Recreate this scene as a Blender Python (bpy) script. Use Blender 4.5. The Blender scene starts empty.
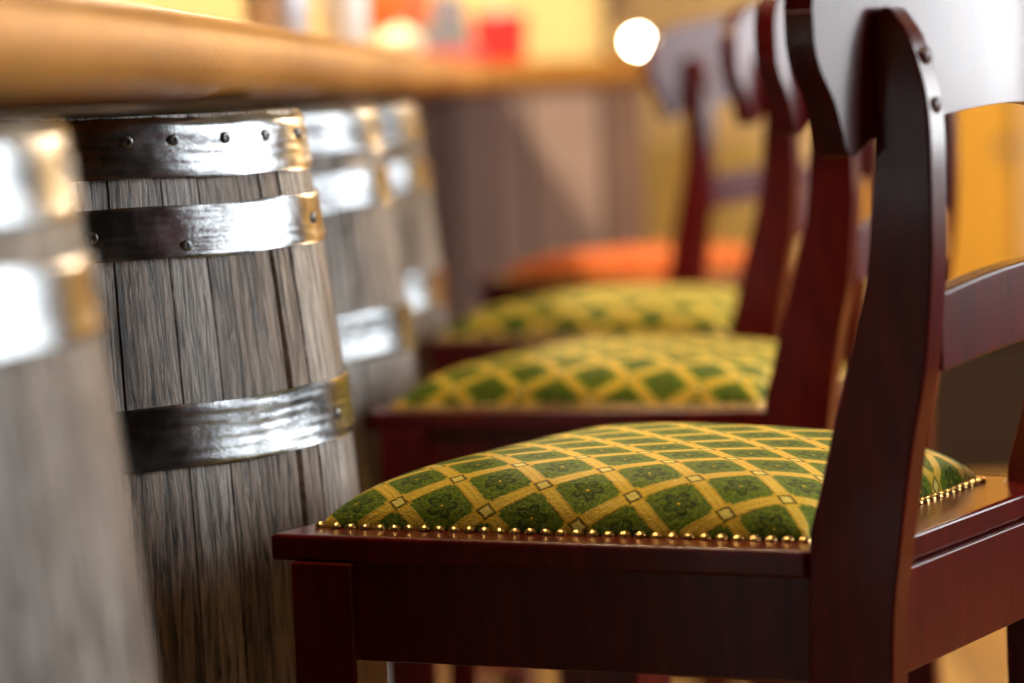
import bpy, bmesh, math, random
from mathutils import Vector, Matrix
rnd = random.Random(7)
S = bpy.context.scene
COL = S.collection
PI = math.pi

# ------------------------------------------------------------------ object helpers
def link(o, parent=None):
    COL.objects.link(o)
    if parent: o.parent = parent
    return o

def mesh_obj(name, verts, faces, mat, parent=None, smooth=False, bevel=0, seg=2, uvs=None, angle=40, attr=None):
    me = bpy.data.meshes.new(name)
    me.from_pydata([tuple(v) for v in verts], [], faces)
    bm = bmesh.new(); bm.from_mesh(me)
    bmesh.ops.recalc_face_normals(bm, faces=bm.faces)
    bm.to_mesh(me); bm.free()
    if uvs:
        uvl = me.uv_layers.new(name='UVMap')
        for l in me.loops: uvl.data[l.index].uv = uvs[l.vertex_index]
    if attr:
        a = me.attributes.new('vary', 'FLOAT', 'POINT')
        a.data.foreach_set('value', attr)
    me.materials.append(mat)
    o = bpy.data.objects.new(name, me)
    link(o, parent)
    if bevel:
        b = o.modifiers.new('bevel', 'BEVEL'); b.width = bevel; b.segments = seg; b.limit_method = 'ANGLE'
        b.angle_limit = math.radians(35); b.harden_normals = True
        smooth = True
    if smooth:
        me.polygons.foreach_set('use_smooth', [True]*len(me.polygons))
        try: me.set_sharp_from_angle(angle=math.radians(angle))
        except Exception: pass
    return o

class MB:
    """collects shapes that make up ONE part"""
    def __init__(s): s.v = []; s.f = []
    def add(s, v, f):
        n = len(s.v); s.v += [tuple(p) for p in v]; s.f += [tuple(i+n for i in q) for q in f]; return s
    def box(s, x0, x1, y0, y1, z0, z1):
        v = [(x, y, z) for z in (z0, z1) for y in (y0, y1) for x in (x0, x1)]
        return s.add(v, [(0,2,3,1),(4,5,7,6),(0,1,5,4),(2,6,7,3),(0,4,6,2),(1,3,7,5)])
    def prism(s, poly, z0, z1):
        n = len(poly)
        v = [(x, y, z0) for x, y in poly] + [(x, y, z1) for x, y in poly]
        f = [tuple(range(n-1, -1, -1)), tuple(range(n, 2*n))] + [(i, (i+1) % n, n+(i+1) % n, n+i) for i in range(n)]
        return s.add(v, f)
    def prism_y(s, poly, y0, y1):       # polygon in x-z, extruded along y
        n = len(poly)
        v = [(x, y0, z) for x, z in poly] + [(x, y1, z) for x, z in poly]
        f = [tuple(range(n)), tuple(range(2*n-1, n-1, -1))] + [(i, n+i, n+(i+1) % n, (i+1) % n) for i in range(n)]
        return s.add(v, f)
    def lathe(s, prof, n=48, cx=0, cy=0, cap=True, a0=0, a1=2*PI):
        full = abs(a1-a0-2*PI) < 1e-6
        m = n if full else n+1
        v = []
        for r, z in prof:
            for k in range(m):
                a = a0+(a1-a0)*k/n; v.append((cx+r*math.cos(a), cy+r*math.sin(a), z))
        f = []
        for i in range(len(prof)-1):
            for k in range(n):
                k2 = (k+1) % m
                f.append((i*m+k, i*m+k2, (i+1)*m+k2, (i+1)*m+k))
        if cap and full:
            if prof[0][0] > 1e-5: f.append(tuple(range(m-1, -1, -1)))
            if prof[-1][0] > 1e-5: f.append(tuple((len(prof)-1)*m+k for k in range(m)))
        return s.add(v, f)
    def tube(s, pts, r, n=12):
        pts = [Vector(p) for p in pts]; rings = []
        for i, p in enumerate(pts):
            t = (pts[min(i+1, len(pts)-1)]-pts[max(i-1, 0)]).normalized()
            a = t.cross(Vector((0, 0, 1)))
            if a.length < 1e-3: a = t.cross(Vector((1, 0, 0)))
            a.normalize(); b = t.cross(a)
            rings.append([p+(a*math.cos(2*PI*k/n)+b*math.sin(2*PI*k/n))*r for k in range(n)])
        v = [q for rg in rings for q in rg]; f = []
        for i in range(len(pts)-1):
            for k in range(n): f.append((i*n+k, i*n+(k+1) % n, (i+1)*n+(k+1) % n, (i+1)*n+k))
        f.append(tuple(range(n-1, -1, -1))); f.append(tuple((len(pts)-1)*n+k for k in range(n)))
        return s.add(v, f)
    def build(s, name, mat, parent=None, **k): return mesh_obj(name, s.v, s.f, mat, parent, **k)

def catmull(P, n=6):
    out = []
    for i in range(len(P)-1):
        p0, p1, p2, p3 = P[max(i-1, 0)], P[i], P[i+1], P[min(i+2, len(P)-1)]
        for k in range(n):
            t = k/n
            out.append(tuple(.5*((2*b)+(-a+c)*t+(2*a-5*b+4*c-d)*t*t+(-a+3*b-3*c+d)*t**3) for a, b, c, d in zip(p0, p1, p2, p3)))
    out.append(tuple(P[-1])); return out

def interp(x, xs, ys):
    if x <= xs[0]: return ys[0]
    for i in range(len(xs)-1):
        if x <= xs[i+1]: return ys[i]+(ys[i+1]-ys[i])*(x-xs[i])/(xs[i+1]-xs[i])
    return ys[-1]

def empty(name, loc, rz=0, label=None, cat=None, group=None):
    o = bpy.data.objects.new(name, None); o.empty_display_size = .1
    o.location = loc; o.rotation_euler = (0, 0, rz); link(o)
    return tag(o, label, cat, group)
def tag(o, label=None, cat=None, group=None, kind=None):
    if label: o['label'] = label
    if cat: o['category'] = cat
    if group: o['group'] = group
    if kind: o['kind'] = kind
    return o
def struct(o): o['kind'] = 'structure'; return o

# ------------------------------------------------------------------ material helpers
class NT:
    def __init__(s, name):
        s.m = bpy.data.materials.new(name); s.m.use_nodes = True
        s.t = s.m.node_tree; s.n = s.t.nodes; s.b = s.n['Principled BSDF']
    def new(s, typ, **k):
        nd = s.n.new(typ)
        for a, b in k.items(): setattr(nd, a, b)
        return nd
    def l(s, a, b): s.t.links.new(a, b)
    def put(s, sock, val):
        if hasattr(val, 'is_linked') or isinstance(val, bpy.types.NodeSocket): s.l(val, sock)
        else: sock.default_value = val
    def math(s, op, a, b=0., c=None, clamp=False):
        nd = s.new('ShaderNodeMath', operation=op, use_clamp=clamp)
        s.put(nd.inputs[0], a); s.put(nd.inputs[1], b)
        if c is not None: s.put(nd.inputs[2], c)
        return nd.outputs[0]
    def mix(s, f, a, b):
        nd = s.new('ShaderNodeMix', data_type='RGBA')
        s.put(nd.inputs[0], f); s.put(nd.inputs[6], a); s.put(nd.inputs[7], b)
        return nd.outputs[2]
    def ramp(s, f, stops, interp_='LINEAR'):
        nd = s.new('ShaderNodeValToRGB'); nd.color_ramp.interpolation = interp_
        e = nd.color_ramp.elements
        while len(e) > 1: e.remove(e[-1])
        e[0].position, e[0].color = stops[0][0], c4(stops[0][1])
        for p, c in stops[1:]: x = e.new(p); x.color = c4(c)
        s.put(nd.inputs[0], f); return nd.outputs[0]
    def sstep(s, x, a, b):
        nd = s.new('ShaderNodeMapRange', interpolation_type='SMOOTHSTEP')
        s.put(nd.inputs[0], x); nd.inputs[1].default_value = a; nd.inputs[2].default_value = b
        return nd.outputs[0]
    def coord(s, which='Object', scale=(1, 1, 1), rot=(0, 0, 0)):
        tc = s.new('ShaderNodeTexCoord'); mp = s.new('ShaderNodeMapping')
        mp.inputs['Scale'].default_value = scale; mp.inputs['Rotation'].default_value = rot
        s.l(tc.outputs[which], mp.inputs[0]); return mp.outputs[0]
    def noise(s, vec, scale, detail=4, rough=.55, dist=0.):
        nd = s.new('ShaderNodeTexNoise'); s.l(vec, nd.inputs['Vector'])
        nd.inputs['Scale'].default_value = scale; nd.inputs['Detail'].default_value = detail
        nd.inputs['Roughness'].default_value = rough; nd.inputs['Distortion'].default_value = dist
        return nd.outputs[0]
    def bump(s, h, strength=.3, dist=.001, normal=None):
        nd = s.new('ShaderNodeBump'); nd.inputs['Strength'].default_value = strength
        nd.inputs['Distance'].default_value = dist; s.l(h, nd.inputs['Height'])
        if normal: s.l(normal, nd.inputs['Normal'])
        s.l(nd.outputs[0], s.b.inputs['Normal']); return nd.outputs[0]
    def set(s, **k):
        for a, v in k.items():
            nm = {'color': 'Base Color', 'rough': 'Roughness', 'metal': 'Metallic', 'coat': 'Coat Weight', 'coatr': 'Coat Roughness',
                  'sheen': 'Sheen Weight', 'spec': 'Specular IOR Level', 'emit': 'Emission Color', 'es': 'Emission Strength', 'sheenr': 'Sheen Roughness',
                  'trans': 'Transmission Weight', 'ior': 'IOR'}[a]
            if isinstance(v, tuple): v = c4(v)
            s.put(s.b.inputs[nm], v)
        return s
def c4(c): return tuple(c)+(1,) if len(c) == 3 else tuple(c)
def plain(name, color, rough=.6, **k): return NT(name).set(color=color, rough=rough, **k).m

def sep(t, vec):
    nd = t.new('ShaderNodeSeparateXYZ'); t.l(vec, nd.inputs[0]); return nd.outputs

# mahogany lacquer (chairs)
def mahogany():
    t = NT('mahogany')
    v = t.coord('Object', (9, 9, 1.6))
    g = t.noise(v, 9, 6, .6, .4)
    col = t.ramp(g, [(.3, (.062, .0022, .0018)), (.55, (.098, .0040, .0028)), (.8, (.145, .008, .005))])
    t.set(color=col, rough=.3, coat=1., coatr=.19, spec=.1)
    t.b.inputs['Coat IOR'].default_value = 1.36
    fine = t.noise(t.coord('Object', (1, 1, 1)), 900, 2, .5)
    t.bump(fine, .06, .0006)
    return t.m
# mahogany with dusty scratched lacquer on the back faces is the same wood
M_wood = mahogany()

def fabric(kind):
    t = NT('upholstery_'+kind)
    tc = t.new('ShaderNodeTexCoord')
    wob = t.new('ShaderNodeTexNoise'); t.l(tc.outputs['UV'], wob.inputs['Vector']); wob.inputs['Scale'].default_value = 420
    wob.inputs['Detail'].default_value = 1
    vm = t.new('ShaderNodeVectorMath', operation='MULTIPLY_ADD')
    t.l(wob.outputs['Color'], vm.inputs[0]); vm.inputs[1].default_value = (.0022, .0022, 0); t.l(tc.outputs['UV'], vm.inputs[2])
    s = sep(t, vm.outputs[0])
    u = t.math('SUBTRACT', s[0], .0011); v = t.math('SUBTRACT', s[1], .0011)
    P = t.math('DIVIDE', t.math('ADD', u, .051), .0725); Q = t.math('DIVIDE', t.math('ADD', v, .158), .0575)
    a = t.math('ADD', P, Q); b = t.math('SUBTRACT', P, Q)
    # distance to nearest lattice line, in cells (0..0.5)
    def dist(x): return t.math('ABSOLUTE', t.math('SUBTRACT', t.math('FRACT', t.math('ADD', x, .5)), .5))
    da, db = dist(a), dist(b)
    near = t.math('MINIMUM', da, db); far = t.math('MAXIMUM', da, db)
    band = t.math('SUBTRACT', 1., t.sstep(near, .104, .124))
    seam = t.math('SUBTRACT', 1., t.sstep(near, .0, .022))          # line down the middle of a band
    edge = t.math('MULTIPLY', t.sstep(near, .072, .088), t.math('SUBTRACT', 1., t.sstep(near, .10, .116)))
    sq = t.math('SUBTRACT', 1., t.sstep(far, .112, .130))             # node square
    sq_in = t.math('SUBTRACT', 1., t.sstep(far, .070, .085))
    ring = t.math('SUBTRACT', sq, sq_in)
    node_halo = t.math('SUBTRACT', 1., t.sstep(far, .160, .180))
    # flower in the middle of a cell
    fa = t.math('SUBTRACT', t.math('FRACT', a), .5); fb = t.math('SUBTRACT', t.math('FRACT', b), .5)
    rad = t.math('SQRT', t.math('ADD', t.math('MULTIPLY', fa, fa), t.math('MULTIPLY', fb, fb)))
    ang = t.math('ARCTAN2', fa, fb)
    pet = t.math('MULTIPLY_ADD', t.math('ABSOLUTE', t.math('COSINE', t.math('MULTIPLY', ang, 2.5))), .13, .10)
    flo = t.math('SUBTRACT', 1., t.sstep(t.math('SUBTRACT', pet, rad), -.012, .012))   # 1 outside
    outl = t.math('SUBTRACT', 1., t.sstep(t.math('ABSOLUTE', t.math('SUBTRACT', pet, rad)), .012, .055))
    dot = t.math('SUBTRACT', 1., t.sstep(rad, .018, .03))
    if kind == 'green':
        g_dark, g_lite, line_c = (.055, .115, .008), (.25, .33, .012), (.014, .040, .005)
        gold, gold_d, pale = (.97, .62, .030), (.62, .28, .010), (1.0, .84, .20)
    else:
        g_dark, g_lite, line_c = (.60, .085, .012), (.78, .13, .015), (.5, .06, .010)
        gold, gold_d, pale = (.88, .22, .02), (.6, .12, .012), (.92, .28, .03)
    n = t.sstep(t.noise(tc.outputs['UV'], 330, 4, .75), .33, .67)
    ground = t.mix(flo, t.mix(n, tuple(.75*x for x in g_dark)+(1,), tuple(.72*x for x in g_lite)+(1,)), t.mix(n, g_dark+(1,), g_lite+(1,)))
    ground = t.mix(t.math('MULTIPLY', outl, .75), ground, c4(line_c))
    ground = t.mix(dot, ground, c4(gold))
    wv = t.new('ShaderNodeTexWave', wave_type='BANDS', bands_direction='DIAGONAL'); t.l(tc.outputs['UV'], wv.inputs['Vector'])
    wv.inputs['Scale'].default_value = 160; wv.inputs['Distortion'].default_value = 1.5
    goldc = t.mix(t.math('MULTIPLY', n, wv.outputs['Fac']), c4(gold), c4(pale))
    goldc = t.mix(t.math('MULTIPLY', seam, .35), goldc, c4(gold_d))
    goldc = t.mix(t.math('MULTIPLY', edge, .55), goldc, c4(gold_d))
    col = t.mix(band, ground, goldc)
    col = t.mix(t.math('MULTIPLY', node_halo, .75), col, c4(gold))
    col = t.mix(t.math('MULTIPLY', ring, .8), col, c4((.045, .022, .008) if kind == 'green' else (.4, .06, .02)))
    col = t.mix(sq_in, col, c4(pale))
    t.set(color=col, rough=t.math('SUBTRACT', .62, t.math('MULTIPLY', band, .12)), spec=.15, sheen=.03, sheenr=.3)
    h = t.math('ADD', t.math('MULTIPLY', band, .9), t.math('MULTIPLY', n, .9))
    h = t.math('ADD', h, t.math('MULTIPLY', t.noise(tc.outputs['UV'], 900, 2, .6), .8))
    h = t.math('SUBTRACT', h, t.math('MULTIPLY', outl, .5))
    t.bump(h, 1., .0013)
    return t.m
M_green = fabric('green'); M_orange = fabric('orange')

def nail_mat():
    t = NT('antique_brass'); n = t.noise(t.coord('Object'), 300, 2)
    t.set(color=t.ramp(n, [(.3, (.45, .27, .09)), (.6, (.85, .60, .24))]), metal=1., rough=.3); return t.m
M_nail = nail_mat()
M_plug = plain('dark_plug', (.10, .022, .010), .4)
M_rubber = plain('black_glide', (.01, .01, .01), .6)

def stave_wood(seed=0):
    t = NT('weathered_oak')
    at = t.new('ShaderNodeAttribute'); at.attribute_name = 'vary'
    v0 = t.coord('UV', (1, 1, 1)); s = sep(t, v0)
    cmb = t.new('ShaderNodeCombineXYZ')
    t.l(s[0], cmb.inputs[0]); t.l(t.math('MULTIPLY', s[1], .07), cmb.inputs[1]); t.l(t.math('MULTIPLY', at.outputs['Fac'], 3.), cmb.inputs[2])
    grain = t.noise(cmb.outputs[0], 190, 6, .72, .9)
    cm2 = t.new('ShaderNodeCombineXYZ')
    t.l(s[0], cm2.inputs[0]); t.l(t.math('MULTIPLY', s[1], .25), cm2.inputs[1]); t.l(t.math('MULTIPLY', at.outputs['Fac'], 7.), cm2.inputs[2])
    blot = t.noise(cm2.outputs[0], 14, 4, .6, .6)
    pores = t.noise(cmb.outputs[0], 700, 2, .5)
    col = t.ramp(grain, [(.37, (.030, .024, .020)), (.46, (.25, .225, .205)), (.57, (.66, .62, .59))])
    tint = t.mix(t.sstep(at.outputs['Fac'], .2, .9), (.62, .50, .41, 1), (1.06, 1.03, 1.0, 1))
    mul = t.new('ShaderNodeMix', data_type='RGBA', blend_type='MULTIPLY'); mul.inputs[0].default_value = .9
    t.l(col, mul.inputs[6]); t.l(tint, mul.inputs[7])
    col = t.mix(t.math('MULTIPLY', t.sstep(blot, .52, .75), .55), mul.outputs[2], (.085, .055, .036, 1))
    saw = t.new('ShaderNodeTexWave', wave_type='BANDS', bands_direction='Y'); t.l(v0, saw.inputs['Vector']); saw.inputs['Scale'].default_value = 130
    saw.inputs['Distortion'].default_value = 4; saw.inputs['Detail'].default_value = 2
    sawm = t.math('MULTIPLY', saw.outputs['Fac'], t.sstep(at.outputs['Fac'], .45, .8))
    t.set(color=col, rough=t.math('MULTIPLY_ADD', grain, .2, .30), spec=.7)
    h = t.math('ADD', t.math('MULTIPLY', grain, 1.2), t.math('MULTIPLY', pores, .12))
    t.bump(h, 1., .0035)
    return t.m
M_stave = stave_wood()

def hoop_mat():
    t = NT('galvanised_steel')
    v = t.coord('UV'); n1 = t.noise(v, 30, 5, .65); n2 = t.noise(v, 330, 4, .6, .5)
    col = t.ramp(n1, [(.3, (.14, .14, .145)), (.6, (.34, .35, .36)), (.8, (.46, .46, .46))])
    t.set(color=col, metal=1., rough=t.math('MULTIPLY_ADD', n1, .28, .09))
    h = t.math('ADD', t.math('MULTIPLY', n2, .35), t.math('MULTIPLY', n1, 1.0))
    t.bump(h, .35, .0012)
    return t.m
M_hoop = hoop_mat()
M_rivet = plain('dark_steel_rivet', (.16, .16, .16), .35, metal=1.)

def bar_mat():
    t = NT('golden_bar_top')
    v = t.coord('Object', (1, .35, 1)); n = t.noise(v, 7, 5, .6, .6)
    f = t.noise(t.coord('Object'), 160, 4, .7)
    col = t.ramp(n, [(.3, (.34, .140, .022)), (.6, (.46, .205, .036)), (.8, (.54, .27, .06))])
    t.set(color=col, metal=.35, spec=.3, rough=t.math('MULTIPLY_ADD', f, .25, .34))
    t.bump(f, .35, .0018)
    return t.m
M_bar = bar_mat()
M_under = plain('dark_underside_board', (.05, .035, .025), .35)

def boards(name, cols, width, axis=0, rough=.45, gap=.04, scale=(1, 1, 1)):
    """vertical boards or floorboards: colour per board from white noise, dark joint lines"""
    t = NT(name); s = sep(t, t.coord('Object'))
    x = t.math('DIVIDE', s[axis], width)
    idx = t.math('FLOOR', x); fr = t.math('FRACT', x)
    wn = t.new('ShaderNodeTexWhiteNoise', noise_dimensions='1D'); t.l(idx, wn.inputs['W'])
    d = t.math('MINIMUM', fr, t.math('SUBTRACT', 1., fr))
    joint = t.math('SUBTRACT', 1., t.sstep(d, gap*.4, gap))
    g = t.noise(t.coord('Object', scale), 12, 5, .6, .3)
    f = t.math('ADD', t.math('MULTIPLY', wn.outputs['Value'], .6), t.math('MULTIPLY', g, .4))
    col = t.mix(joint, t.ramp(f, cols), (.02, .012, .008, 1))
    t.set(color=col, rough=rough)
    t.bump(t.math('ADD', t.math('MULTIPLY', g, .3), t.math('MULTIPLY', joint, -1.)), .5, .004)
    return t.m
M_panel = boards('bar_front_boards', [(.2, (.20, .12, .10)), (.5, (.34, .245, .22)), (.8, (.42, .30, .27))], .16, 0, .5, .05, (6, 6, .7))
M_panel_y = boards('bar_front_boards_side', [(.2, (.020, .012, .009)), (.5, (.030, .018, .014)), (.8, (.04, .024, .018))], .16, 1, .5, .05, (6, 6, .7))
M_floor = boards('oak_floorboards', [(.2, (.38, .20, .055)), (.5, (.48, .27, .075)), (.8, (.56, .33, .10))], .14, 0, .45, .03, (5, .6, 5))

def plaster(name, c, rough=.8):
    t = NT(name); n = t.noise(t.coord('Object'), 3, 5, .6)
    t.set(color=t.mix(n, tuple(.92*x for x in c)+(1,), tuple(min(1, 1.06*x) for x in c)+(1,)), rough=rough)
    t.bump(t.noise(t.coord('Object'), 60, 4), .2, .002); return t.m
M_yellow = plaster('pale_yellow_paint', (.90, .72, .36))
M_orangew = plaster('ochre_paint', (.84, .56, .10))
M_cream = plaster('cream_paint', (.80, .68, .46))
M_olive = plaster('olive_paint', (.62, .52, .22))
M_dark = plaster('dark_brown_panelling', (.030, .016, .011), .85)
M_ceil = plaster('ceiling_paint', (.40, .36, .30))
M_trim = plain('dark_trim_wood', (.10, .055, .025), .4)
M_winframe = plain('window_frame_paint', (.09, .07, .055), .4)
M_bench = plaster('brown_leather', (.030, .012, .008), .5)
def glass():
    t = NT('window_glass'); n = t.n
    for x in list(n):
        if x != t.b and x.type != 'OUTPUT_MATERIAL': n.remove(x)
    out = [x for x in n if x.type == 'OUTPUT_MATERIAL'][0]
    tr = t.new('ShaderNodeBsdfTransparent'); gl = t.new('ShaderNodeBsdfGlossy'); gl.inputs['Roughness'].default_value = .02
    fr = t.new('ShaderNodeFresnel'); mx = t.new('ShaderNodeMixShader')
    t.l(fr.outputs[0], mx.inputs[0]); t.l(tr.outputs[0], mx.inputs[1]); t.l(gl.outputs[0], mx.inputs[2]); t.l(mx.outputs[0], out.inputs[0])
    return t.m
M_glass = glass()

# ------------------------------------------------------------------ BAR STOOLS
# stool axes: x across (near side 0 -> far side .37, shifted to be centred), y to the front, z up
W = .37; CX = W/2; CYF = .17
def X(x): return x-CX
def Y(fwd): return fwd-CYF
ZS = .74
F_PTS = [(0.055, 0.0), (.022, .2), (.004, .40), (-.0022, .58), (-.002, .6507), (-.0006, .70), (.0008, .735), (.0028, .757), (.0085, .774), (.0215, .824), (.0385, .885), (.0485, .925), (.0544, .983), (.0578, 1.03), (.0600, 1.0835), (.0642, 1.0975)]
R_PTS = [(.108, 0.0), (.078, .2), (.063, .40), (.0595, .58), (.0596, .655), (.062, .705), (.067, .7395), (.0725, .777), (.0785, .813), (.0880, .857), (.0925, .895), (.0957, .934), (.0967, .975), (.0967, 1.017), (.0942, 1.042), (.0890, 1.0625), (.0830, 1.079), (.0765, 1.0885)]
F_S, R_S = catmull(F_PTS, 6), catmull(R_PTS, 6)
def upright_mb(x0, x1):
    zs = [0, .1, .2, .3, .4, .5, .6] + [.62+.012*i for i in range(35)] + [1.04, 1.05, 1.06, 1.07, 1.078, 1.0845, 1.0885]
    fz, fr = [p[1] for p in F_S], [p[0] for p in F_S]; rz, rr = [p[1] for p in R_S], [p[0] for p in R_S]
    rows = [(interp(z, fz, fr), interp(z, rz, rr), z) for z in zs if z <= 1.0886]
    rows += [(.0622, .0745, 1.0915), (.0633, .0720, 1.0945), (.0648, .0690, 1.0970)]
    v = []; f = []
    for a, b, z in rows:
        v += [(X(x0), Y(-a), z), (X(x1), Y(-a), z), (X(x1), Y(-b), z), (X(x0), Y(-b), z)]
    for i in range(len(rows)-1):
        for k in range(4): f.append((4*i+k, 4*i+(k+1) % 4, 4*i+4+(k+1) % 4, 4*i+4+k))
    f.append((3, 2, 1, 0)); m = 4*(len(rows)-1); f.append((m, m+1, m+2, m+3))
    mb = MB(); mb.add(v, f); return mb

def curved_plate(top, bot, xa, xb, rfun, thick, n=40):
    """a board standing on edge, bowed in plan; top/bot give z over x; rfun gives the rearward offset of its rear face"""
    v = []; f = []
    for i in range(n+1):
        x = xa+(xb-xa)*i/n; r = rfun(x)
        for rr, z in ((r, bot(x)), (r, top(x)), (r-thick, top(x)), (r-thick, bot(x))): v.append((X(x), Y(-rr), z))
    for i in range(n):
        for k in range(4): f.append((4*i+k, 4*i+(k+1) % 4, 4*i+4+(k+1) % 4, 4*i+4+k))
    f.append((0, 1, 2, 3)); f.append((4*n+3, 4*n+2, 4*n+1, 4*n))
    mb = MB(); mb.add(v, f); return mb

def crest_grid():
    """crest rail as a proper grid: for each x column, from lower outline to upper outline"""
    lowp = catmull([(-.0575, 1.095), (-.0577, 1.0830), (-.0550, 1.0660), (-.0490, 1.0520), (-.0400, 1.0375), (-.0345, 1.022), (-.0305, 1.0080), (-.0265, 1.0022), (-.0215, 1.0022), (-.0145, 1.0058), (-.006, 1.0120)], 6)
    lowp += [(x, 1.0120+.0190*(1-((CX-x)/(CX+.006))**2)) for x in [-.006+(CX+.006)*k/14 for k in range(1, 15)]]
    upp = catmull([(-.0575, 1.095), (-.0570, 1.1080), (-.0540, 1.1200), (-.047, 1.1310), (-.036, 1.1390), (-.0345, 1.1405)], 6)
    upp += [(x, 1.1405+.027*(1-((CX-x)/(CX+.036))**2)) for x in [-.036+(CX+.036)*k/14 for k in range(1, 15)]]
    xs = sorted(set([-.0576, -.0572, -.0565, -.0550, -.0535]+[-.051+.0025*i for i in range(18)]+[-.006+.012*i for i in range(17)]))
    xs = [x for x in xs if x < CX-1e-4]+[CX]
    lx, lz = [p[0] for p in lowp], [p[1] for p in lowp]; ux, uz = [p[0] for p in upp], [p[1] for p in upp]
    def lo(x): return interp(x, lx, lz)
    def hi(x): return interp(x, ux, uz)
    cols = [(x, lo(x), hi(x)) for x in xs]; cols += [(2*CX-x, a, b) for x, a, b in reversed(cols[:-1])]
    def r(x):
        return .0795-.60*(x-CX)**2
    v = []; f = []
    for x, a, b in cols:
        for rr, z in ((r(x), a), (r(x), b), (r(x)-.0205, b), (r(x)-.0205, a)): v.append((X(x), Y(-rr), z))
    n = len(cols)-1
    for i in range(n):
        for k in range(4): f.append((4*i+k, 4*i+(k+1) % 4, 4*i+4+(k+1) % 4, 4*i+4+k))
    f.append((0, 1, 2, 3)); f.append((4*n+3, 4*n+2, 4*n+1, 4*n))
    mb = MB(); mb.add(v, f); return mb

NC = 110
CH = .0418
def cushion_pt(s, t, lift=0):
    fwd = .018+t*(.386-.018); near = .0365+(-.0126-.0365)*t; far = W-near
    # rounded corners in plan
    a, b = abs(2*s-1), abs(2*t-1)
    x = near+(far-near)*s
    h = CH*(max(0, 1-a**5.5))**.56*(max(0, 1-b**2.8))**.36
    return x, fwd, h
def cushion():
    g = [[0]*(NC+1) for _ in range(NC+1)]; v = []
    def warp(k):                                     # denser towards the edges
        q = k/NC; return .5-.5*math.cos(PI*q)*(.35)-.325*(1-2*q)
    for j in range(NC+1):
        for i in range(NC+1):
            s, t = warp(i), warp(j)
            s = min(1, max(0, s)); t = min(1, max(0, t))
            x, fw, h = cushion_pt(s, t)
            g[j][i] = len(v); v.append((X(x), Y(fw), ZS+.004+h))
    V = [Vector(p) for p in v]
    uv = [None]*len(v); mid = NC//2
    cu = [[0]*(NC+1) for _ in range(NC+1)]; cv = [[0]*(NC+1) for _ in range(NC+1)]
    for j in range(NC+1):
        for i in range(mid+1, NC+1): cv[j][i] = cv[j][i-1]+(V[g[j][i]]-V[g[j][i-1]]).length
        for i in range(mid-1, -1, -1): cv[j][i] = cv[j][i+1]-(V[g[j][i]]-V[g[j][i+1]]).length
    for i in range(NC+1):
        for j in range(mid+1, NC+1): cu[j][i] = cu[j-1][i]+(V[g[j][i]]-V[g[j-1][i]]).length
        for j in range(mid-1, -1, -1): cu[j][i] = cu[j+1][i]-(V[g[j][i]]-V[g[j+1][i]]).length
    for j in range(NC+1):
        for i in range(NC+1): uv[g[j][i]] = (cu[j][i]+.002, cv[j][i])
    f = [(g[j][i], g[j][i+1], g[j+1][i+1], g[j+1][i]) for j in range(NC) for i in range(NC)]
    # skirt down to the board and a bottom
    ring = [g[0][i] for i in range(NC)]+[g[j][NC] for j in range(NC)]+[g[NC][i] for i in range(NC, 0, -1)]+[g[j][0] for j in range(NC, 0, -1)]
    base = len(v)
    for k in ring: v.append((v[k][0], v[k][1], ZS+.0002)); uv.append(uv[k])
    m = len(ring)
    for k in range(m): f.append((ring[k], ring[(k+1) % m], base+(k+1) % m, base+k))
    f.append(tuple(base+k for k in range(m)))
    return v, f, uv

def nail_mesh():
    mb = MB(); R = .0047
    prof = [(R*1.0, 0), (R, .0006)]+[(R*math.cos(a), .0006+R*.72*math.sin(a)) for a in [PI/2*k/5 for k in range(1, 5)]]+[(.00001, .0006+R*.72)]
    mb.lathe(prof, 12); return mb

def square_leg(x, y, w, z0, z1, rot=0, taper=.8):
    v = []; f = []
    c, s = math.cos(rot), math.sin(rot)
    rows = [(z0, taper), (z1-.25, 1.), (z1, 1.)]
    for z, k in rows:
        for dx, dy in ((-1, -1), (1, -1), (1, 1), (-1, 1)):
            a, b = dx*w/2*k, dy*w/2*k; v.append((x+a*c-b*s, y+a*s+b*c, z))
    for i in range(2):
        for k in range(4): f.append((4*i+k, 4*i+(k+1) % 4, 4*i+4+(k+1) % 4, 4*i+4+k))
    f.append((3, 2, 1, 0)); f.append((8, 9, 10, 11))
    mb = MB(); mb.add(v, f); return mb

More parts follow.
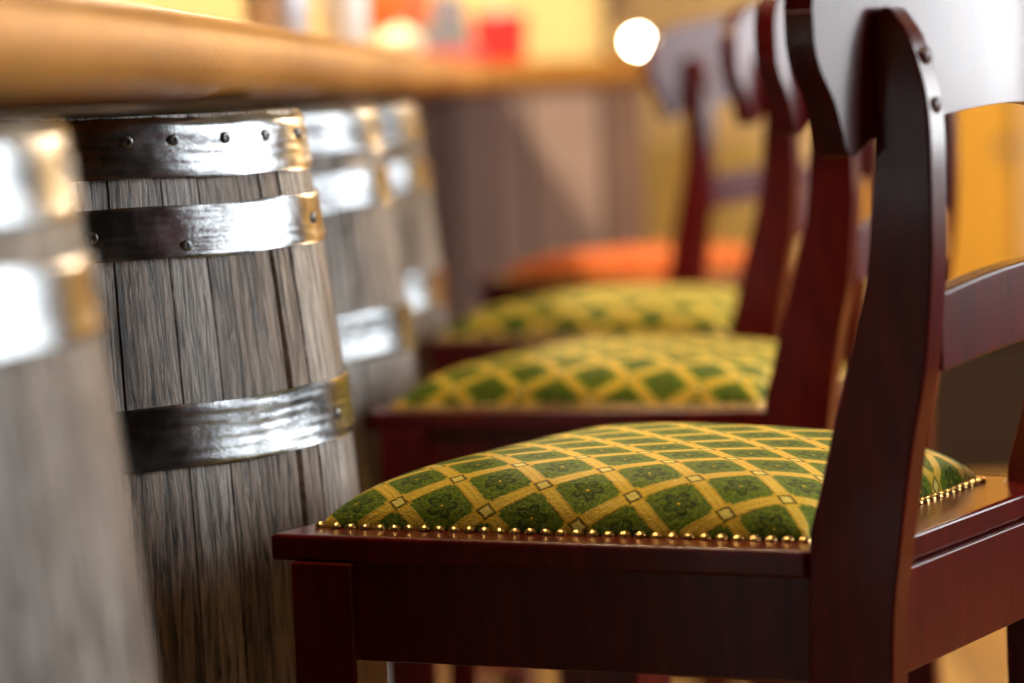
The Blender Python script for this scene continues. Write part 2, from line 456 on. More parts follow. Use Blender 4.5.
def make_stool(name, fabric_mat):
    t = empty(name, (0, 0, 0))
    plate = [(0, 0), (.0252, 0), (.0252, -.0385), (W-.0252, -.0385), (W-.0252, 0), (W, 0), (W+.0525, .4060), (-.0525, .4060)]
    MB().prism([(X(a), Y(b)) for a, b in plate], ZS-.0195, ZS).build('seat_board', M_wood, t, bevel=.0035, seg=3)
    v, f, uv = cushion()
    cu = mesh_obj('cushion', v, f, fabric_mat, t, smooth=True, uvs=uv, angle=75)
    for x0 in (0, W-.025):
        up = upright_mb(x0, x0+.025).build('back_post', M_wood, t, bevel=.0022, seg=2)
        for z, r in ((1.0645, .0898), (1.0325, .0957)):
            mb = MB()
            mb.lathe([(.0055, -.003), (.0055, .0012), (.0042, .0022), (.00001, .0025)], 16)
            slope = -.35 if z > 1.05 else -.12
            M = Matrix.Translation((X(x0+.0125), Y(-r), z)) @ Matrix.Rotation(math.radians(90), 4, 'X')
            mb.v = [tuple(M @ Vector(p)) for p in mb.v]
            mb.build('screw_plug', M_plug, up, smooth=True)
        foot = MB(); foot.box(X(x0)+.002, X(x0)+.023, Y(-.104), Y(-.059), 0, .004); foot.build('glide', M_rubber, up)
        up.data.transform(Matrix.Translation((0, 0, 0)))
    crest_grid().build('crest_rail', M_wood, t, bevel=.002, seg=2, angle=50)
    q = lambda x: 1-((x-CX)/(CX-.024))**2
    curved_plate(lambda x: .9100+.014*q(x), lambda x: .8585+.011*q(x), .0240, W-.0240, lambda x: .0905+.012*q(x), .018).build('back_rail', M_wood, t, bevel=.002, seg=2)
    # aprons
    ang = math.atan2(.0518, .403)
    for sgn in (1, -1):
        p0, p1 = Vector((0+.011, 0.)), Vector((-.0518+.0125, .3550))
        d = (p1-p0).normalized(); nrm = Vector((d.y, -d.x))
        poly = [p0, p1, p1+nrm*.02, p0+nrm*.02]
        poly = [((X(p.x) if sgn > 0 else -X(p.x)), Y(p.y)) for p in poly]
        if sgn < 0: poly.reverse()
        MB().prism(poly, .6485, ZS-.0193).build('side_apron', M_wood, t, bevel=.0015, seg=2)
        lx = X(-.0518+.0128+.025-.012)*1.0; lx = lx if sgn > 0 else -lx
        lg = square_leg(lx, Y(.4030-.0115-.0255), .0500, .004, ZS-.0192, ang*sgn).build('front_leg', M_wood, t, bevel=.0022, seg=2)
        MB().lathe([(.015, 0), (.015, .005)], 16, lx, Y(.366)).build('glide', M_rubber, lg)
        # low side stretcher
        a = Vector((X(.013), Y(-.045), .24)); b = Vector((X(-.0118), Y(.35), .24))
        if sgn < 0: a.x *= -1; b.x *= -1
        w = .011
        MB().add([(a.x-w, a.y, .222), (a.x+w, a.y, .222), (b.x+w, b.y, .222), (b.x-w, b.y, .222), (a.x-w, a.y, .258), (a.x+w, a.y, .258), (b.x+w, b.y, .258), (b.x-w, b.y, .258)],
                 [(3, 2, 1, 0), (4, 5, 6, 7), (0, 1, 5, 4), (1, 2, 6, 5), (2, 3, 7, 6), (3, 0, 4, 7)]).build('side_stretcher', M_wood, t, bevel=.002)
    MB().box(X(.0252), X(W-.0252), Y(-.0430), Y(-.020), .6485, .7203).build('rear_apron', M_wood, t, bevel=.0018, seg=2)
    MB().box(X(.012), X(W-.012), Y(.352), Y(.374), .6485, .7205).build('front_apron', M_wood, t, bevel=.0015)
    MB().box(X(.015), X(W-.015), Y(.350), Y(.380), .285, .325).build('foot_rest', M_wood, t, bevel=.004)
    MB().box(X(.02), X(W-.02), Y(-.060), Y(-.040), .285, .320).build('rear_stretcher', M_wood, t, bevel=.002)
    # upholstery nails round the cushion
    path = []
    def P(s, tt, out):
        x, fw, h = cushion_pt(s, tt)
        return (X(x)+out[0], Y(fw)+out[1])
    e = .0026
    def run(a, b, n, out, end=False):
        for k in range(n):
            q = k/n; s = a[0]+(b[0]-a[0])*q; tt = a[1]+(b[1]-a[1])*q; path.append(P(s, tt, out))
    run((0, 0), (0, 1), 31, (-e, 0)); run((0, 1), (1, 1), 33, (0, e)); run((1, 1), (1, 0), 31, (e, 0)); run((1, 0), (0, 0), 25, (0, -e))
    nm = nail_mesh()
    order = list(range(0, 32))+list(range(95, 120))+list(range(32, 75))
    rest = MB(); first = None
    for k in range(len(path)):
        px, py = path[k]
        if k in order:
            if first is None:
                first = nm.build('upholstery_nail', M_nail, t, smooth=True, angle=80); first.location = (px, py, ZS)
            else:
                c = first.copy(); c.location = (px, py, ZS+rnd.uniform(-.0002, .0003)); c.rotation_euler = (rnd.uniform(-.18, .18), rnd.uniform(-.18, .18), 0); link(c, t)
        else:
            b = nm; rest.add([(p[0]+px, p[1]+py, p[2]+ZS) for p in b.v], b.f)
    tag(rest.build('nail_trim', M_nail, t, smooth=True, angle=80), kind='stuff')
    return t

def copy_tree(o, parent=None):
    c = o.copy(); COL.objects.link(c); c.parent = parent
    for ch in list(o.children): copy_tree(ch, c)
    return c

def place(o, P0, deg):
    th = math.radians(deg); L = Vector((math.cos(th), math.sin(th), 0)); Fd = Vector((-math.sin(th), math.cos(th), 0))
    o.location = Vector((P0[0], P0[1], 0))+L*CX+Fd*CYF; o.rotation_euler = (0, 0, th)
def from_front(fc, deg):
    th = math.radians(deg); L = Vector((math.cos(th), math.sin(th))); Fd = Vector((-math.sin(th), math.cos(th)))
    p = Vector(fc)+L*.0518-Fd*.403; return (p.x, p.y)

G = 'bar stools along the counter'
s1 = make_stool('bar_stool', M_green); place(s1, (.1065, 1.883), 60.5)
tag(s1, 'nearest mahogany bar stool, its green and gold lattice cushion in sharp focus', 'bar stool', G)
s2 = copy_tree(s1); place(s2, from_front((-.277, 2.823), 68), 68)
tag(s2, 'second bar stool along the bar, green and gold lattice cushion, directly behind the nearest stool', 'bar stool', G)
s3 = copy_tree(s1); place(s3, from_front((-.283, 3.640), 68), 68)
tag(s3, 'third bar stool, blurred green and gold cushion just before the orange seated stool', 'bar stool', G)
s4 = copy_tree(s1); place(s4, (.046, 4.53), 44)
for ch in s4.children:
    if ch.name.startswith('cushion'):
        ch.data = ch.data.copy(); ch.data.materials[0] = M_orange
tag(s4, 'farthest bar stool, mahogany wood with a plain looking orange cushion, turned outwards', 'bar stool', G)

# ------------------------------------------------------------------ BARRELS under the counter
def make_barrel(x, y, zt, label, R0=.211, R1=.2540, hoops=None, seed=1, bounds=None, rivets=None, gapwide=None, tilt=(0, 0)):
    rr = random.Random(seed); H = zt
    mid = H/2
    def rad(z): return R1-(R1-R0)*((z-mid)/mid)**2
    view = math.atan2(-y, -x)            # direction towards the viewer's end of the bar
    t = empty('barrel', (x, y, 0)); tag(t, label, 'barrel', 'old oak barrels under the bar counter')
    # stave boundaries as angles from the view direction (positive = clockwise, to the right)
    b = list(bounds) if bounds else []
    if not b:
        a = rr.uniform(0, 8)
        while a < 352: b.append(a); a += rr.uniform(10, 19)
    else:
        a = b[-1]+14
        while a < 360+b[0]-9: b.append(a); a += rr.uniform(11, 18)
    b.append(b[0]+360)
    v = []; f = []; uv = []; at = []
    NZ = 36
    for k in range(len(b)-1):
        g0 = .22; g1 = .22
        rnd_off = rr.uniform(-.0012, .0014); var = rr.random()
        m = 5; base = len(v)
        wide = gapwide if gapwide is not None and abs(b[k]-gapwide) < .01 else None
        for j in range(NZ+1):
            z = .004+(H-.004)*j/NZ; R = rad(z)+rnd_off
            q = (.5-abs(z/H-.62))*2
            gl = g0+(1.7*max(0, 1-abs(z-.80)/.26) if wide else 0)*1.0
            for i in range(m+1):
                a = b[k]+gl+(b[k+1]-b[k]-gl-g1)*i/m
                ar = view+math.radians(a)
                edge = -.0007 if i in (0, m) else 0
                v.append(((R+edge)*math.cos(ar), (R+edge)*math.sin(ar), z)); uv.append((math.radians(a)*R1, z)); at.append(var)
        # inner faces
        for j in range(NZ+1):
            z = .004+(H-.004)*j/NZ; R = rad(z)-.022
            gl = g0+(1.7*max(0, 1-abs(z-.80)/.26) if wide else 0)*1.0
            for a in (b[k]+gl, b[k+1]-g1):
                ar = view+math.radians(a); v.append((R*math.cos(ar), R*math.sin(ar), z)); uv.append((math.radians(a)*R1, z)); at.append(var)
        for j in range(NZ):
            for i in range(m):
                p = base+j*(m+1)+i; f.append((p, p+1, p+m+2, p+m+1))
            ib = base+(NZ+1)*(m+1)+2*j
            p = base+j*(m+1)
            f.append((p, p+m+1, ib+2, ib)); f.append((p+m, ib+1, ib+3, p+2*m+1)); f.append((ib, ib+2, ib+3, ib+1))
        for j in (0, NZ):
            p = base+j*(m+1); ib = base+(NZ+1)*(m+1)+2*j
            f.append(tuple([p+i for i in range(m+1)]+[ib+1, ib]))
    mesh_obj('staves', v, f, M_stave, t, smooth=True, uvs=uv, attr=at, angle=35)
    # heads, with a dark cavity behind the gaps closed by an inner lining
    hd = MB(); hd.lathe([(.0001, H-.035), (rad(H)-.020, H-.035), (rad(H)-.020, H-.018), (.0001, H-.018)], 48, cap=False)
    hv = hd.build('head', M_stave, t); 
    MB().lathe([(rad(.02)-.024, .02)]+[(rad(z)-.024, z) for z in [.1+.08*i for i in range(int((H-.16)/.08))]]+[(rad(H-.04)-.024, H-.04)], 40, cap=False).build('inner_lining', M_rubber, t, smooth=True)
    # hoops: (z0, z1)
    for hi, (z0, z1) in enumerate(hoops):
        n = 160; hv = []; hf = []; hu = []; th = .0022
        nz = 12
        for k in range(n+1):
            a = view+2*PI*k/n
            for j in range(nz+1):
                z = z0+(z1-z0)*j/nz
                bulge = .0009*math.sin(PI*j/nz)
                lip = .0012*math.sin(3*a+hi)+.0008*math.sin(11*a)
                R = rad(z)+.0020+th+bulge*(-1)+.0006*math.sin(7*a+9*j+seed)
                if j in (0, nz): R -= .0004
                if hi == 0: R -= 55*max(0, z-(z1-.0085))**2
                hv.append((R*math.cos(a), R*math.sin(a), z+lip)); hu.append(((a-view)*R1, z))
            for z in (z1, z0):
                R = rad(z)+.0008-(.0045 if hi == 0 and z == z1 else 0); lip = .0012*math.sin(3*a+hi)+.0008*math.sin(11*a)
                hv.append((R*math.cos(a), R*math.sin(a), z+lip)); hu.append(((a-view)*R1, z))
        m = nz+3
        for k in range(n):
            for j in range(m):
                hf.append((k*m+j, (k+1)*m+j, (k+1)*m+(j+1) % m, k*m+(j+1) % m))
        ho = mesh_obj('hoop', hv, hf, M_hoop, t, smooth=True, uvs=hu, angle=50)
        spec = (rivets or {}).get(hi, [(a_, .5) for a_ in range(8, 360, 16)] if hi in (0, len(hoops)-1) else [(75., .6), (79., .3)])
        for a_, q in spec:
            a = view+math.radians(a_); z = z0+(z1-z0)*q; R = rad(z)+.0034
            mb = MB(); mb.lathe([(.0045, -.002), (.0045, .0012), (.0036, .0019), (.0020, .0019), (.0014, .0007), (.00001, .0007)], 14)
            M = Matrix.Translation((R*math.cos(a), R*math.sin(a), z)) @ Matrix.Rotation(a, 4, 'Z') @ Matrix.Rotation(math.radians(90), 4, 'Y')
            mb.v = [tuple(M @ Vector(p)) for p in mb.v]
            mb.build('rivet', M_rivet, ho, smooth=True)
    return t

def sym(H, hs): return [(a, b) for a, b in hs]+[(H-b, H-a) for a, b in reversed(hs)]
H2 = 1.0452
hs = [(.9987, 1.0448), (.9393, .9782), (.7830, .8300)]
make_barrel(-.4815, 2.30, H2, 'weathered oak barrel in sharp focus, with steel hoops, beside the nearest stool', hoops=sym(H2, hs), seed=4,
            bounds=[-28, -14, -2, 13, 24, 32.5, 49.5, 57, 70], gapwide=49.5,
            rivets={0: [(a, .60) for a in (-24, -10, 5, 17.5, 27.5, 40.5, 53.5, 71, 90, 112, 134, 158, 182, 206, 230, 254, 278, 302, 322)],
                    1: [(9, .45), (27.5, .2), (70, .5)], 2: [(66, .42)]})
make_barrel(-.497, 1.395, H2, 'out of focus oak barrel nearest the viewer at the picture edge', hoops=sym(H2, hs[:2]+[(.670, .718)]), seed=11)
make_barrel(-.489, 3.07, H2, 'blurred grey oak barrel just beyond the sharp one, half hidden by it', hoops=sym(H2, hs), seed=21)
make_barrel(-.505, 3.84, H2, 'farthest oak barrel, blurred, standing by the dark boarded bar front', hoops=sym(H2, [(.9965, 1.0448), (.930, .970), (.7712, .8202)]), seed=33)

# ------------------------------------------------------------------ BAR
XE = -.300; ZB, ZT = 1.0562, 1.1210
YR0, YR1, XR = 6.0, 6.7, .05
def bar_top():
    # L-shaped slab with a bullnose: profile swept along the customer edge
    prof = []
    cz = (ZB+ZT)/2; hz = (ZT-ZB)/2
    for k in range(17):
        a = -PI/2+PI*k/16; ca, sa = math.cos(a), math.sin(a)
        prof.append((math.copysign(abs(ca)**.8, ca)*.036-.036, cz+hz*math.copysign(abs(sa)**.75, sa)))
    path = [(XE, -2.6), (XE, 2.0), (XE, 4.5), (XE, YR0-.04)]
    arc = [(XE+.04*(1-math.cos(a)), YR0-.04+.04*math.sin(a)-.0) for a in [PI/2*k/4 for k in range(1, 4)]]
    path2 = [(XE+.04, YR0), (XR-.03, YR0), (XR, YR0+.03), (XR, YR1)]
    pts = path+path2
    v = []; f = []; m = len(prof)
    nr = []
    for i, p in enumerate(pts):
        a = Vector(pts[max(i-1, 0)]); b = Vector(pts[min(i+1, len(pts)-1)]); d = (b-a).normalized(); n = Vector((d.y, -d.x)); nr.append(n)
        for o_, z in prof: v.append((p[0]+n.x*o_, p[1]+n.y*o_, z))
    for i in range(len(pts)-1):
        for j in range(m-1): f.append((i*m+j, (i+1)*m+j, (i+1)*m+j+1, i*m+j+1))
    # top and bottom sheets
    inner = [(-1.05, -2.6), (-1.05, YR1)]
    for j in (m-1, 0):
        base = len(v); z = prof[j][1]
        for p in inner: v.append((p[0], p[1], z))
        ring = [i*m+j for i in range(len(pts))]
        f.append(tuple(ring+[base+1, base]) if j else tuple(reversed(ring+[base+1, base])))
    b1 = len(v)
    e = m*(len(pts)-1)
    f.append(tuple(range(0, m))+(b1-4, b1-2)); f.append(tuple(reversed(range(e, e+m)))+(b1-1, b1-3)); f.append((b1-4, b1-3, b1-1, b1-2))
    return v, f
bar = empty('bar_counter', (-.7, 1.5, 0)); tag(bar, 'long golden brown bar counter with rounded edge, resting over the barrels', 'bar counter')
def local(o, root):
    o.data.transform(Matrix.Translation(-Vector(root.location))); return o
v, f = bar_top(); local(mesh_obj('counter_top', v, f, M_bar, bar, smooth=True, angle=45), bar)
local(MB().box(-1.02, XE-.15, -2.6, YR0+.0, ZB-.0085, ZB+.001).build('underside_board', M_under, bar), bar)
local(MB().box(-.86, -.80, -2.6, YR0+.06, 0, ZB-.008).build('bar_front', M_panel_y, bar), bar)
local(MB().box(-.80, XR-.025, YR0+.03, YR0+.09, 0, ZB+.001).build('bar_front', M_panel, bar), bar)
local(MB().box(XR-.085, XR-.025, YR0+.0905, YR1-.02, 0, ZB+.001).build('bar_front', M_panel_y, bar), bar)
local(MB().tube([(XE-.012, -2.5, .17), (XE-.012, -2.45, .17)], .012).build('trim_end', M_nail, bar), bar) if False else None

# things standing on the counter
def at(px, Yd):       # world x of a picture column at depth Yd along the bar
    return (px-630)/2850.*Yd
def thing(name, x, y, z, label, cat, group=None): return empty(name, (x, y, z), 0, label, cat, group)
M_white = plain('white_china', (.85, .84, .82), .25); M_red = plain('red_card', (.72, .015, .02), .5)
M_pink = plain('pink_plastic', (.75, .13, .17), .5); M_blue = plain('blue_paper', (.10, .13, .42), .6); M_grey = plain('grey_card', (.24, .27, .33), .6)
M_ored = plain('orange_red_plastic', (.72, .14, .04), .4); M_steel = plain('brushed_steel', (.62, .62, .66), .35, metal=.8); M_creamy = plain('cream_china', (.85, .78, .6), .3)
zt = ZT
# tall white jug
j = thing('water_jug', at(349, 4.4), 4.4, zt, 'tall white china jug leaning silhouette on the counter, cut by the picture top', 'jug')
MB().lathe([(.0001, 0), (.028, 0), (.034, .02), (.037, .08), (.032, .15), (.029, .18), (.035, .205), (.032, .205), (.026, .18), (.029, .15), (.034, .08), (.030, .01), (.0001, .006)], 40, cap=False).build('jug_body', M_white, j, smooth=True)
MB().tube([(-.030, 0, .17), (-.055, 0, .165), (-.066, 0, .13), (-.058, 0, .09), (-.033, 0, .07)], .005).build('handle', M_white, j, smooth=True)
# steel canister
j = thing('steel_canister', at(281, 3.9), 3.9, zt, 'pale grey steel canister with lid on the counter, beside the white jug', 'canister')
MB().lathe([(.0001, 0), (.043, 0), (.045, .004), (.045, .15), (.0001, .15)], 40, cap=False).build('canister_body', M_steel, j, smooth=True)
k = MB().lathe([(.046, .1502), (.046, .165), (.03, .175), (.0001, .177)], 40, cap=False).build('lid', M_steel, j, smooth=True)
MB().lathe([(.006, .176), (.006, .182), (.012, .19), (.006, .198), (.0001, .199)], 24, cap=False).build('knob', M_under, k, smooth=True)
# orange-red colander-like bowl on a foot
j = thing('fruit_bowl', at(396, 5.6), 5.75, zt, 'orange red bowl standing behind the cream sugar bowl on the counter', 'bowl')
MB().lathe([(.0001, 0), (.04, 0), (.042, .008), (.015, .016), (.015, .05), (.035, .06), (.066, .085), (.072, .150), (.068, .150), (.060, .088), (.0001, .066)], 40, cap=False).build('bowl_body', M_ored, j, smooth=True)
j = thing('sugar_bowl', at(404, 5.2), 5.2, zt, 'round cream china sugar bowl on the counter in front of the orange red bowl', 'bowl')
MB().lathe([(.0001, 0), (.025, 0), (.028, .004), (.042, .02), (.044, .035), (.031, .046), (.0001, .047)], 32, cap=False).build('bowl_body', M_creamy, j, smooth=True)
MB().lathe([(.031, .0472), (.022, .056), (.005, .060), (.007, .066), (.0001, .069)], 32, cap=False).build('lid', M_creamy, j, smooth=True)
# pink tray with grey carton and blue packet
j = thing('serving_tray', at(446, 6.2), 6.2, zt, 'pink shallow tray on the far end of the counter', 'tray')
tr = MB(); tr.box(-.085, .085, -.06, .06, 0, .008); tr.box(-.085, -.078, -.06, .06, .008, .034); tr.box(.078, .085, -.06, .06, .008, .034); tr.box(-.078, .078, -.06, -.053, .008, .034); tr.box(-.078, .078, .053, .06, .008, .034)
tag(tr.build('tray_body', M_pink, j, bevel=.002))
j = thing('menu_carton', at(446, 6.2), 6.2, zt+.0085, 'grey upright carton standing in the pink tray', 'carton')
MB().box(-.056, .056, -.03, .03, 0, .086).build('carton_body', M_grey, j, bevel=.002)
MB().box(-.056, .056, -.031, .031, .0862, .0862+.004).build('flap', M_grey, j, bevel=.001)
j = thing('paper_packet', at(452, 6.2), 6.2, zt+.0085+.0905, 'blue paper packet lying on the grey carton', 'packet')
MB().box(-.022, .022, -.025, .025, 0, .05).build('packet_body', M_blue, j, bevel=.006, seg=3)
# red napkin box
j = thing('napkin_box', at(502, 6.22), 6.24, zt, 'bright red napkin box at the far end of the counter', 'box')
nb = MB(); nb.prism_y([(-.052, 0), (.054, 0), (.060, .104), (-.058, .104)], -.045, .045); nb.build('box_body', M_red, j, bevel=.003)
MB().box(-.03, .03, -.012, .012, .1042, .118).build('napkin', M_white, j, bevel=.003)

# ------------------------------------------------------------------ ROOM
XL, XRW, YB, YF, ZC = -3.4, 3.2, -2.7, 11.0, 2.9
struct(MB().box(XL-.1, XRW+.1, YB-.1, YF+.1, -.1, 0).build('floor', M_floor))
struct(MB().box(XL-.1, XRW+.1, YB-.1, YF+.1, ZC, ZC+.1).build('ceiling', M_ceil))
struct(MB().box(XL-.1, XL, YB, YF, 0, ZC).build('wall_left', M_dark))
struct(MB().box(XL, XRW, YB-.1, YB, 0, ZC).build('wall_behind', plaster('slate_paint', (.08, .083, .095))))
struct(MB().box(XL, XRW, YF, YF+.1, 0, ZC).build('wall_far', M_orangew))
YP = 8.0                       # the yellow wall behind the far end of the bar
struct(MB().box(XL, -.065, YP, YP+.15, 0, ZC).build('wall_back', M_yellow))
struct(MB().box(-.065, .005, YP-.03, YP+.18, 0, ZC).build('trim_1', M_trim, bevel=.004))
# olive partition between the trim and the ochre wall
struct(MB().box(.005, .42, YP+1.2, YP+1.35, 0, .88).build('wall_low', M_olive))
struct(MB().box(.005, .95, YP+1.5, YP+1.65, 0, ZC).build('wall_niche', M_cream))
# right wall with windows
wins = [(-.2, 1.0), (1.45, 2.85), (3.1, 4.9), (5.3, 6.3)]
wins = [(1.30, 6.15)]
Z0, Z1 = .88, 2.55
wr = MB(); ys = [YB]+[q for w in wins for q in w]+[YF]
for i in range(0, len(ys), 2): wr.box(XRW, XRW+.15, ys[i], ys[i+1], 0, ZC)
for a, b in wins: wr.box(XRW, XRW+.15, a, b, 0, Z0); wr.box(XRW, XRW+.15, a, b, Z1, ZC)
struct(wr.build('wall_right', M_dark))
struct(MB().box(XRW-.02, XRW-.001, 7.5, YF, 0, ZC).build('wall_right_far', M_orangew))
bl = empty('roller_blind', (XRW-.03, 5.37, 1.50), 0, 'dark brown roller blind half drawn over the far part of the window', 'blind')  # unseen blind added to darken the upper far window in the hoop reflections
MB().box(-.004, .004, -.86, .86, 0, 1.10).build('blind_cloth', M_dark, bl)
MB().box(-.010, .010, -.86, .86, -.025, -.0005).build('bottom_bar', M_winframe, bl, bevel=.003)
for i, (a, b) in enumerate(wins):
    w = empty('window_%d' % (i+1), (XRW, (a+b)/2, Z0)); struct(w)
    fr = MB(); t_ = .05; A, B = a-(a+b)/2, b-(a+b)/2; h = Z1-Z0
    fr.box(.02, .09, A, A+t_, 0, h); fr.box(.02, .09, B-t_, B, 0, h); fr.box(.02, .09, A+t_, B-t_, 0, t_); fr.box(.02, .09, A+t_, B-t_, h-t_, h)
    for q in (-1.21, 0, 1.21): fr.box(.04, .07, q-.011, q+.011, t_, h-t_)
    fr.build('window_frame', M_winframe, w, bevel=.003)
    MB().box(.052, .056, A+t_, B-t_, t_, h-t_).build('pane', M_glass, w)
    MB().box(-.06, .12, A-.03, B+.03, -.03, -.001).build('window_sill', M_winframe, w, bevel=.004)
# bench and table in the dim part of the room, seen below the back rail
b = thing('leather_bench', .86, 7.0, 0, 'dark brown leather bench seat in the room beyond the stools', 'bench')
MB().box(-.62, .62, -.25, .25, .10, .42).build('bench_base', M_dark, b, bevel=.01)
MB().box(-.61, .61, -.26, .24, .421, .50).build('bench_seat', M_bench, b, bevel=.025, seg=4)
for x in (-.56, .56):
    for y in (-.2, .2): MB().box(x-.03, x+.03, y-.03, y+.03, 0, .10).build('leg', M_dark, b)
# wall lamp on the trim post
l = thing('wall_lamp', .027, YP-.06, 1.160, 'small glowing round wall lamp on the dark post by the bar end', 'lamp')
MB().lathe([(.03, 0), (.03, .008), (.0001, .009)], 24, cap=False).build('wall_plate', M_nail, l, smooth=True).rotation_euler = (math.radians(90), 0, 0)
l.children[0].location = (-.04, .028, .022)
MB().tube([(-.04, .022, .022), (-.02, .006, .014), (0, 0, .002)], .004).build('arm', M_nail, l, smooth=True)
gm = NT('lamp_glow').set(color=(1, .9, .7), emit=(1., .86, .62), es=75., rough=.4).m
gb = MB(); R = .022; gb.lathe([(max(.00001, R*math.sin(PI*k/16)), .022-R*math.cos(PI*k/16)) for k in range(17)], 24, cap=False); gb.build('globe', gm, l, smooth=True)
# clock-like round plate on the far ochre wall
c = thing('wall_plate', .0, 0, 0, 'round pale grey wall plate hanging on the ochre wall behind the nearest stool', 'plate')
c.location = ((1001-630)/2850*YF-.0, YF-.004, 1.05-(148-77)/2850*YF)
c.rotation_euler = (math.radians(90), 0, 0)
MB().lathe([(.0001, .006), (.022, .006), (.026, .010), (.038, .016), (.039, .014), (.026, .002), (.0001, .0)], 40, cap=False).build('plate_dish', plain('grey_china', (.42, .34, .24), .4), c, smooth=True)
# pale door casing strip on the far wall
struct(MB().box((1014-630)/2850*YF, (1014-630)/2850*YF+.6, YF-.05, YF-.001, 0, 2.3).build('door_1', M_cream, bevel=.004))

# pendant lamps added out of view to warm and brighten bar and walls
M_brass = plain('pendant_brass', (.6, .4, .14), .3, metal=1.)
bulbm = NT('bulb_glow').set(color=(1, .9, .7), emit=(1., .75, .45), es=14.).m
PEN = [(-.95, 2.3), (-.85, 3.2), (-.85, 4.8), (-.85, 6.9), (2.5, 8.8), (1.9, 6.2)]
first = None
def pendant(x, y, label):
    p = thing('pendant_lamp', x, y, 2.05, label, 'lamp', 'brass pendant lamps hanging from the ceiling')
    MB().lathe([(.015, .16), (.02, .15), (.05, .12), (.12, .03), (.14, 0), (.136, 0), (.115, .03), (.045, .115), (.01, .14)], 32, cap=False).build('lamp_shade', M_brass, p, smooth=True)
    MB().tube([(0, 0, .155), (0, 0, ZC-2.05)], .004).build('cord', M_rubber, p)
    MB().lathe([(.0001, .0)]+[(.028*math.sin(PI*k/10), .03-.028*math.cos(PI*k/10)) for k in range(1, 10)]+[(.0001, .058)], 16, cap=False).build('bulb', bulbm, p, smooth=True)
    return p
lbl = ['brass pendant lamp above the bar over the nearest barrels', 'brass pendant lamp above the bar over the blurred barrels', 'brass pendant lamp above the bar before the return',
       'brass pendant lamp above the far end of the bar', 'brass pendant lamp by the ochre far wall', 'brass pendant lamp over the brown bench']
for (x, y), s_ in zip(PEN, lbl):
    pendant(x, y, s_)
    ld = bpy.data.lights.new('pendant_light', 'POINT'); ld.energy = 26 if x < 0 else 45; ld.color = (1., .78, .50); ld.shadow_soft_size = .06
    lo = bpy.data.objects.new('pendant_light', ld); lo.location = (x, y, 1.98); COL.objects.link(lo)
    if y > 6.5: ld.energy = 75
    if y > 8: ld.energy = 150
    if 6 < y < 6.5: ld.energy = 100
    if 4.5 < y < 5: ld.energy = 110
    if y < 3 and x < 0: ld.energy = 30

for y, lab in ((1.95, 'recessed ceiling downlight above the nearest stool'), (3.1, 'recessed ceiling downlight above the second stool'), (4.6, 'recessed ceiling downlight before the orange stool'), (5.6, 'recessed ceiling downlight by the return of the bar')):  # unseen downlights added to brighten the cushions from above
    dl = thing('ceiling_downlight', -.45, y, ZC-.03, lab, 'ceiling light', 'recessed ceiling downlights over the bar edge')
    MB().lathe([(.060, 0), (.075, 0), (.078, .006), (.078, .0295), (.055, .0295), (.055, .012), (.060, 0)], 32, cap=False).build('trim_ring', M_brass, dl, smooth=True)
    MB().lathe([(.0001, .014), (.054, .014), (.054, .020), (.0001, .020)], 32, cap=False).build('lens', bulbm, dl, smooth=True)
    ld = bpy.data.lights.new('downlight', 'SPOT'); ld.energy = 68; ld.color = (1., .80, .52); ld.spot_size = math.radians(80); ld.spot_blend = .6; ld.shadow_soft_size = .05
    lo = bpy.data.objects.new('downlight', ld); lo.location = (-.45, y, ZC-.04); COL.objects.link(lo)

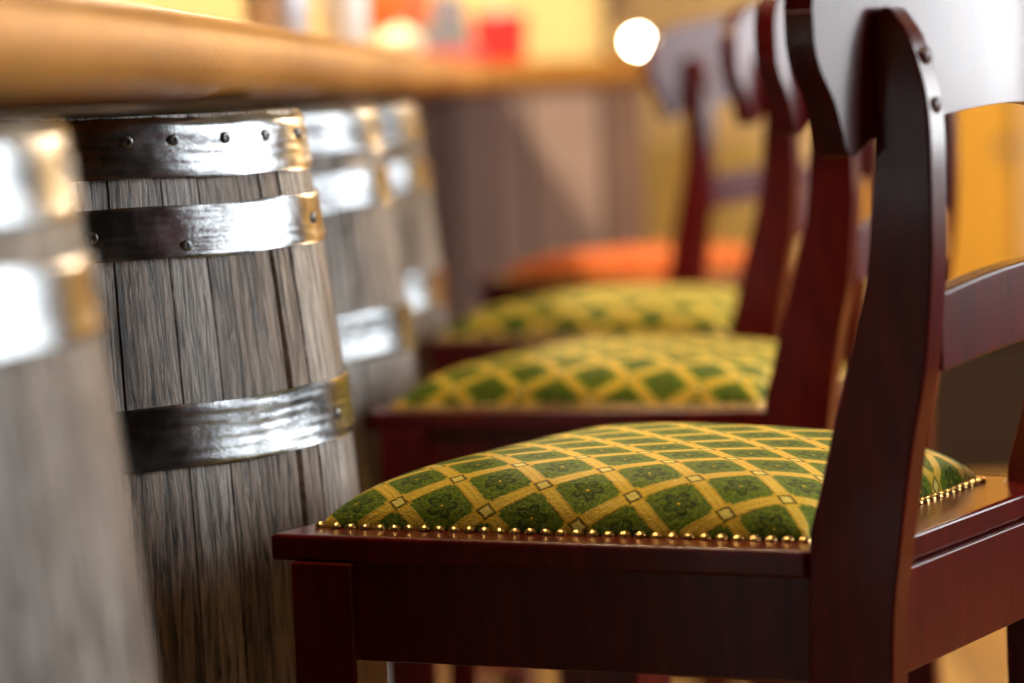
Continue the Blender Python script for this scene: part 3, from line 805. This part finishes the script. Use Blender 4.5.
# daylight outside the windows: overcast sky
Wd = bpy.data.worlds.new('sky'); S.world = Wd; Wd.use_nodes = True
wn = Wd.node_tree.nodes; wl = Wd.node_tree.links
bg = wn['Background']; bg.inputs[1].default_value = 10.5
tc = wn.new('ShaderNodeTexCoord'); sx = wn.new('ShaderNodeSeparateXYZ'); rp = wn.new('ShaderNodeValToRGB')
wl.new(tc.outputs['Generated'], sx.inputs[0]); ma = wn.new('ShaderNodeMath'); ma.operation = 'ADD'; ma.inputs[1].default_value = .2; wl.new(sx.outputs[2], ma.inputs[0]); wl.new(ma.outputs[0], rp.inputs[0]); wl.new(rp.outputs[0], bg.inputs[0])
rp.color_ramp.elements[0].position = 0.0; rp.color_ramp.elements[0].color = (.40, .42, .38, 1)
rp.color_ramp.elements[1].position = .18; rp.color_ramp.elements[1].color = (.92, .97, 1.0, 1)
for a, b in wins:
    ad = bpy.data.lights.new('window_daylight', 'AREA'); ad.shape = 'RECTANGLE'; ad.size = b-a; ad.size_y = Z1-Z0
    ad.cycles.is_portal = True
    ao = bpy.data.objects.new('window_daylight', ad); ao.location = (XRW+.16, (a+b)/2, (Z0+Z1)/2)
    ao.rotation_euler = (math.radians(90), 0, math.radians(90)); COL.objects.link(ao)

# ------------------------------------------------------------------ CAMERA
cd = bpy.data.cameras.new('camera'); cam = bpy.data.objects.new('camera', cd); COL.objects.link(cam); S.camera = cam
f_px = 2850.; cd.sensor_width = 36.; cd.lens = f_px/1024*36.; cd.clip_start = .05; cd.clip_end = 100
roll = .04; uu, vv = 630-512, 341.5-90
cr, sr = math.cos(roll), math.sin(roll)
u2, v2 = uu*cr+vv*sr, -uu*sr+vv*cr
pitch = math.atan2(v2, f_px); yaw = math.atan2(u2, f_px/math.cos(pitch))
fw0 = Vector((-math.sin(yaw), math.cos(yaw), 0)); r0 = Vector((math.cos(yaw), math.sin(yaw), 0)); u0 = Vector((0, 0, 1))
fw = fw0*math.cos(pitch)-u0*math.sin(pitch); upv = u0*math.cos(pitch)+fw0*math.sin(pitch)
R_ = r0*cr-upv*sr; U_ = upv*cr+r0*sr
m = Matrix((R_, U_, -fw)).transposed().to_4x4(); m.translation = Vector((0, 0, 1.05)); cam.matrix_world = m
cd.dof.use_dof = True; cd.dof.focus_distance = 2.06; cd.dof.aperture_fstop = 2.9

# ------------------------------------------------------------------ LOOK
S.view_settings.view_transform = 'Standard'; S.view_settings.look = 'None'; S.view_settings.gamma = 1; S.view_settings.use_curve_mapping = False
S.view_settings.exposure = 0.1
S.cycles.use_denoising = True
S.cycles.max_bounces = 8; S.cycles.diffuse_bounces = 4; S.cycles.glossy_bounces = 4; S.cycles.caustics_reflective = False; S.cycles.caustics_refractive = False
S.cycles.sample_clamp_indirect = 6
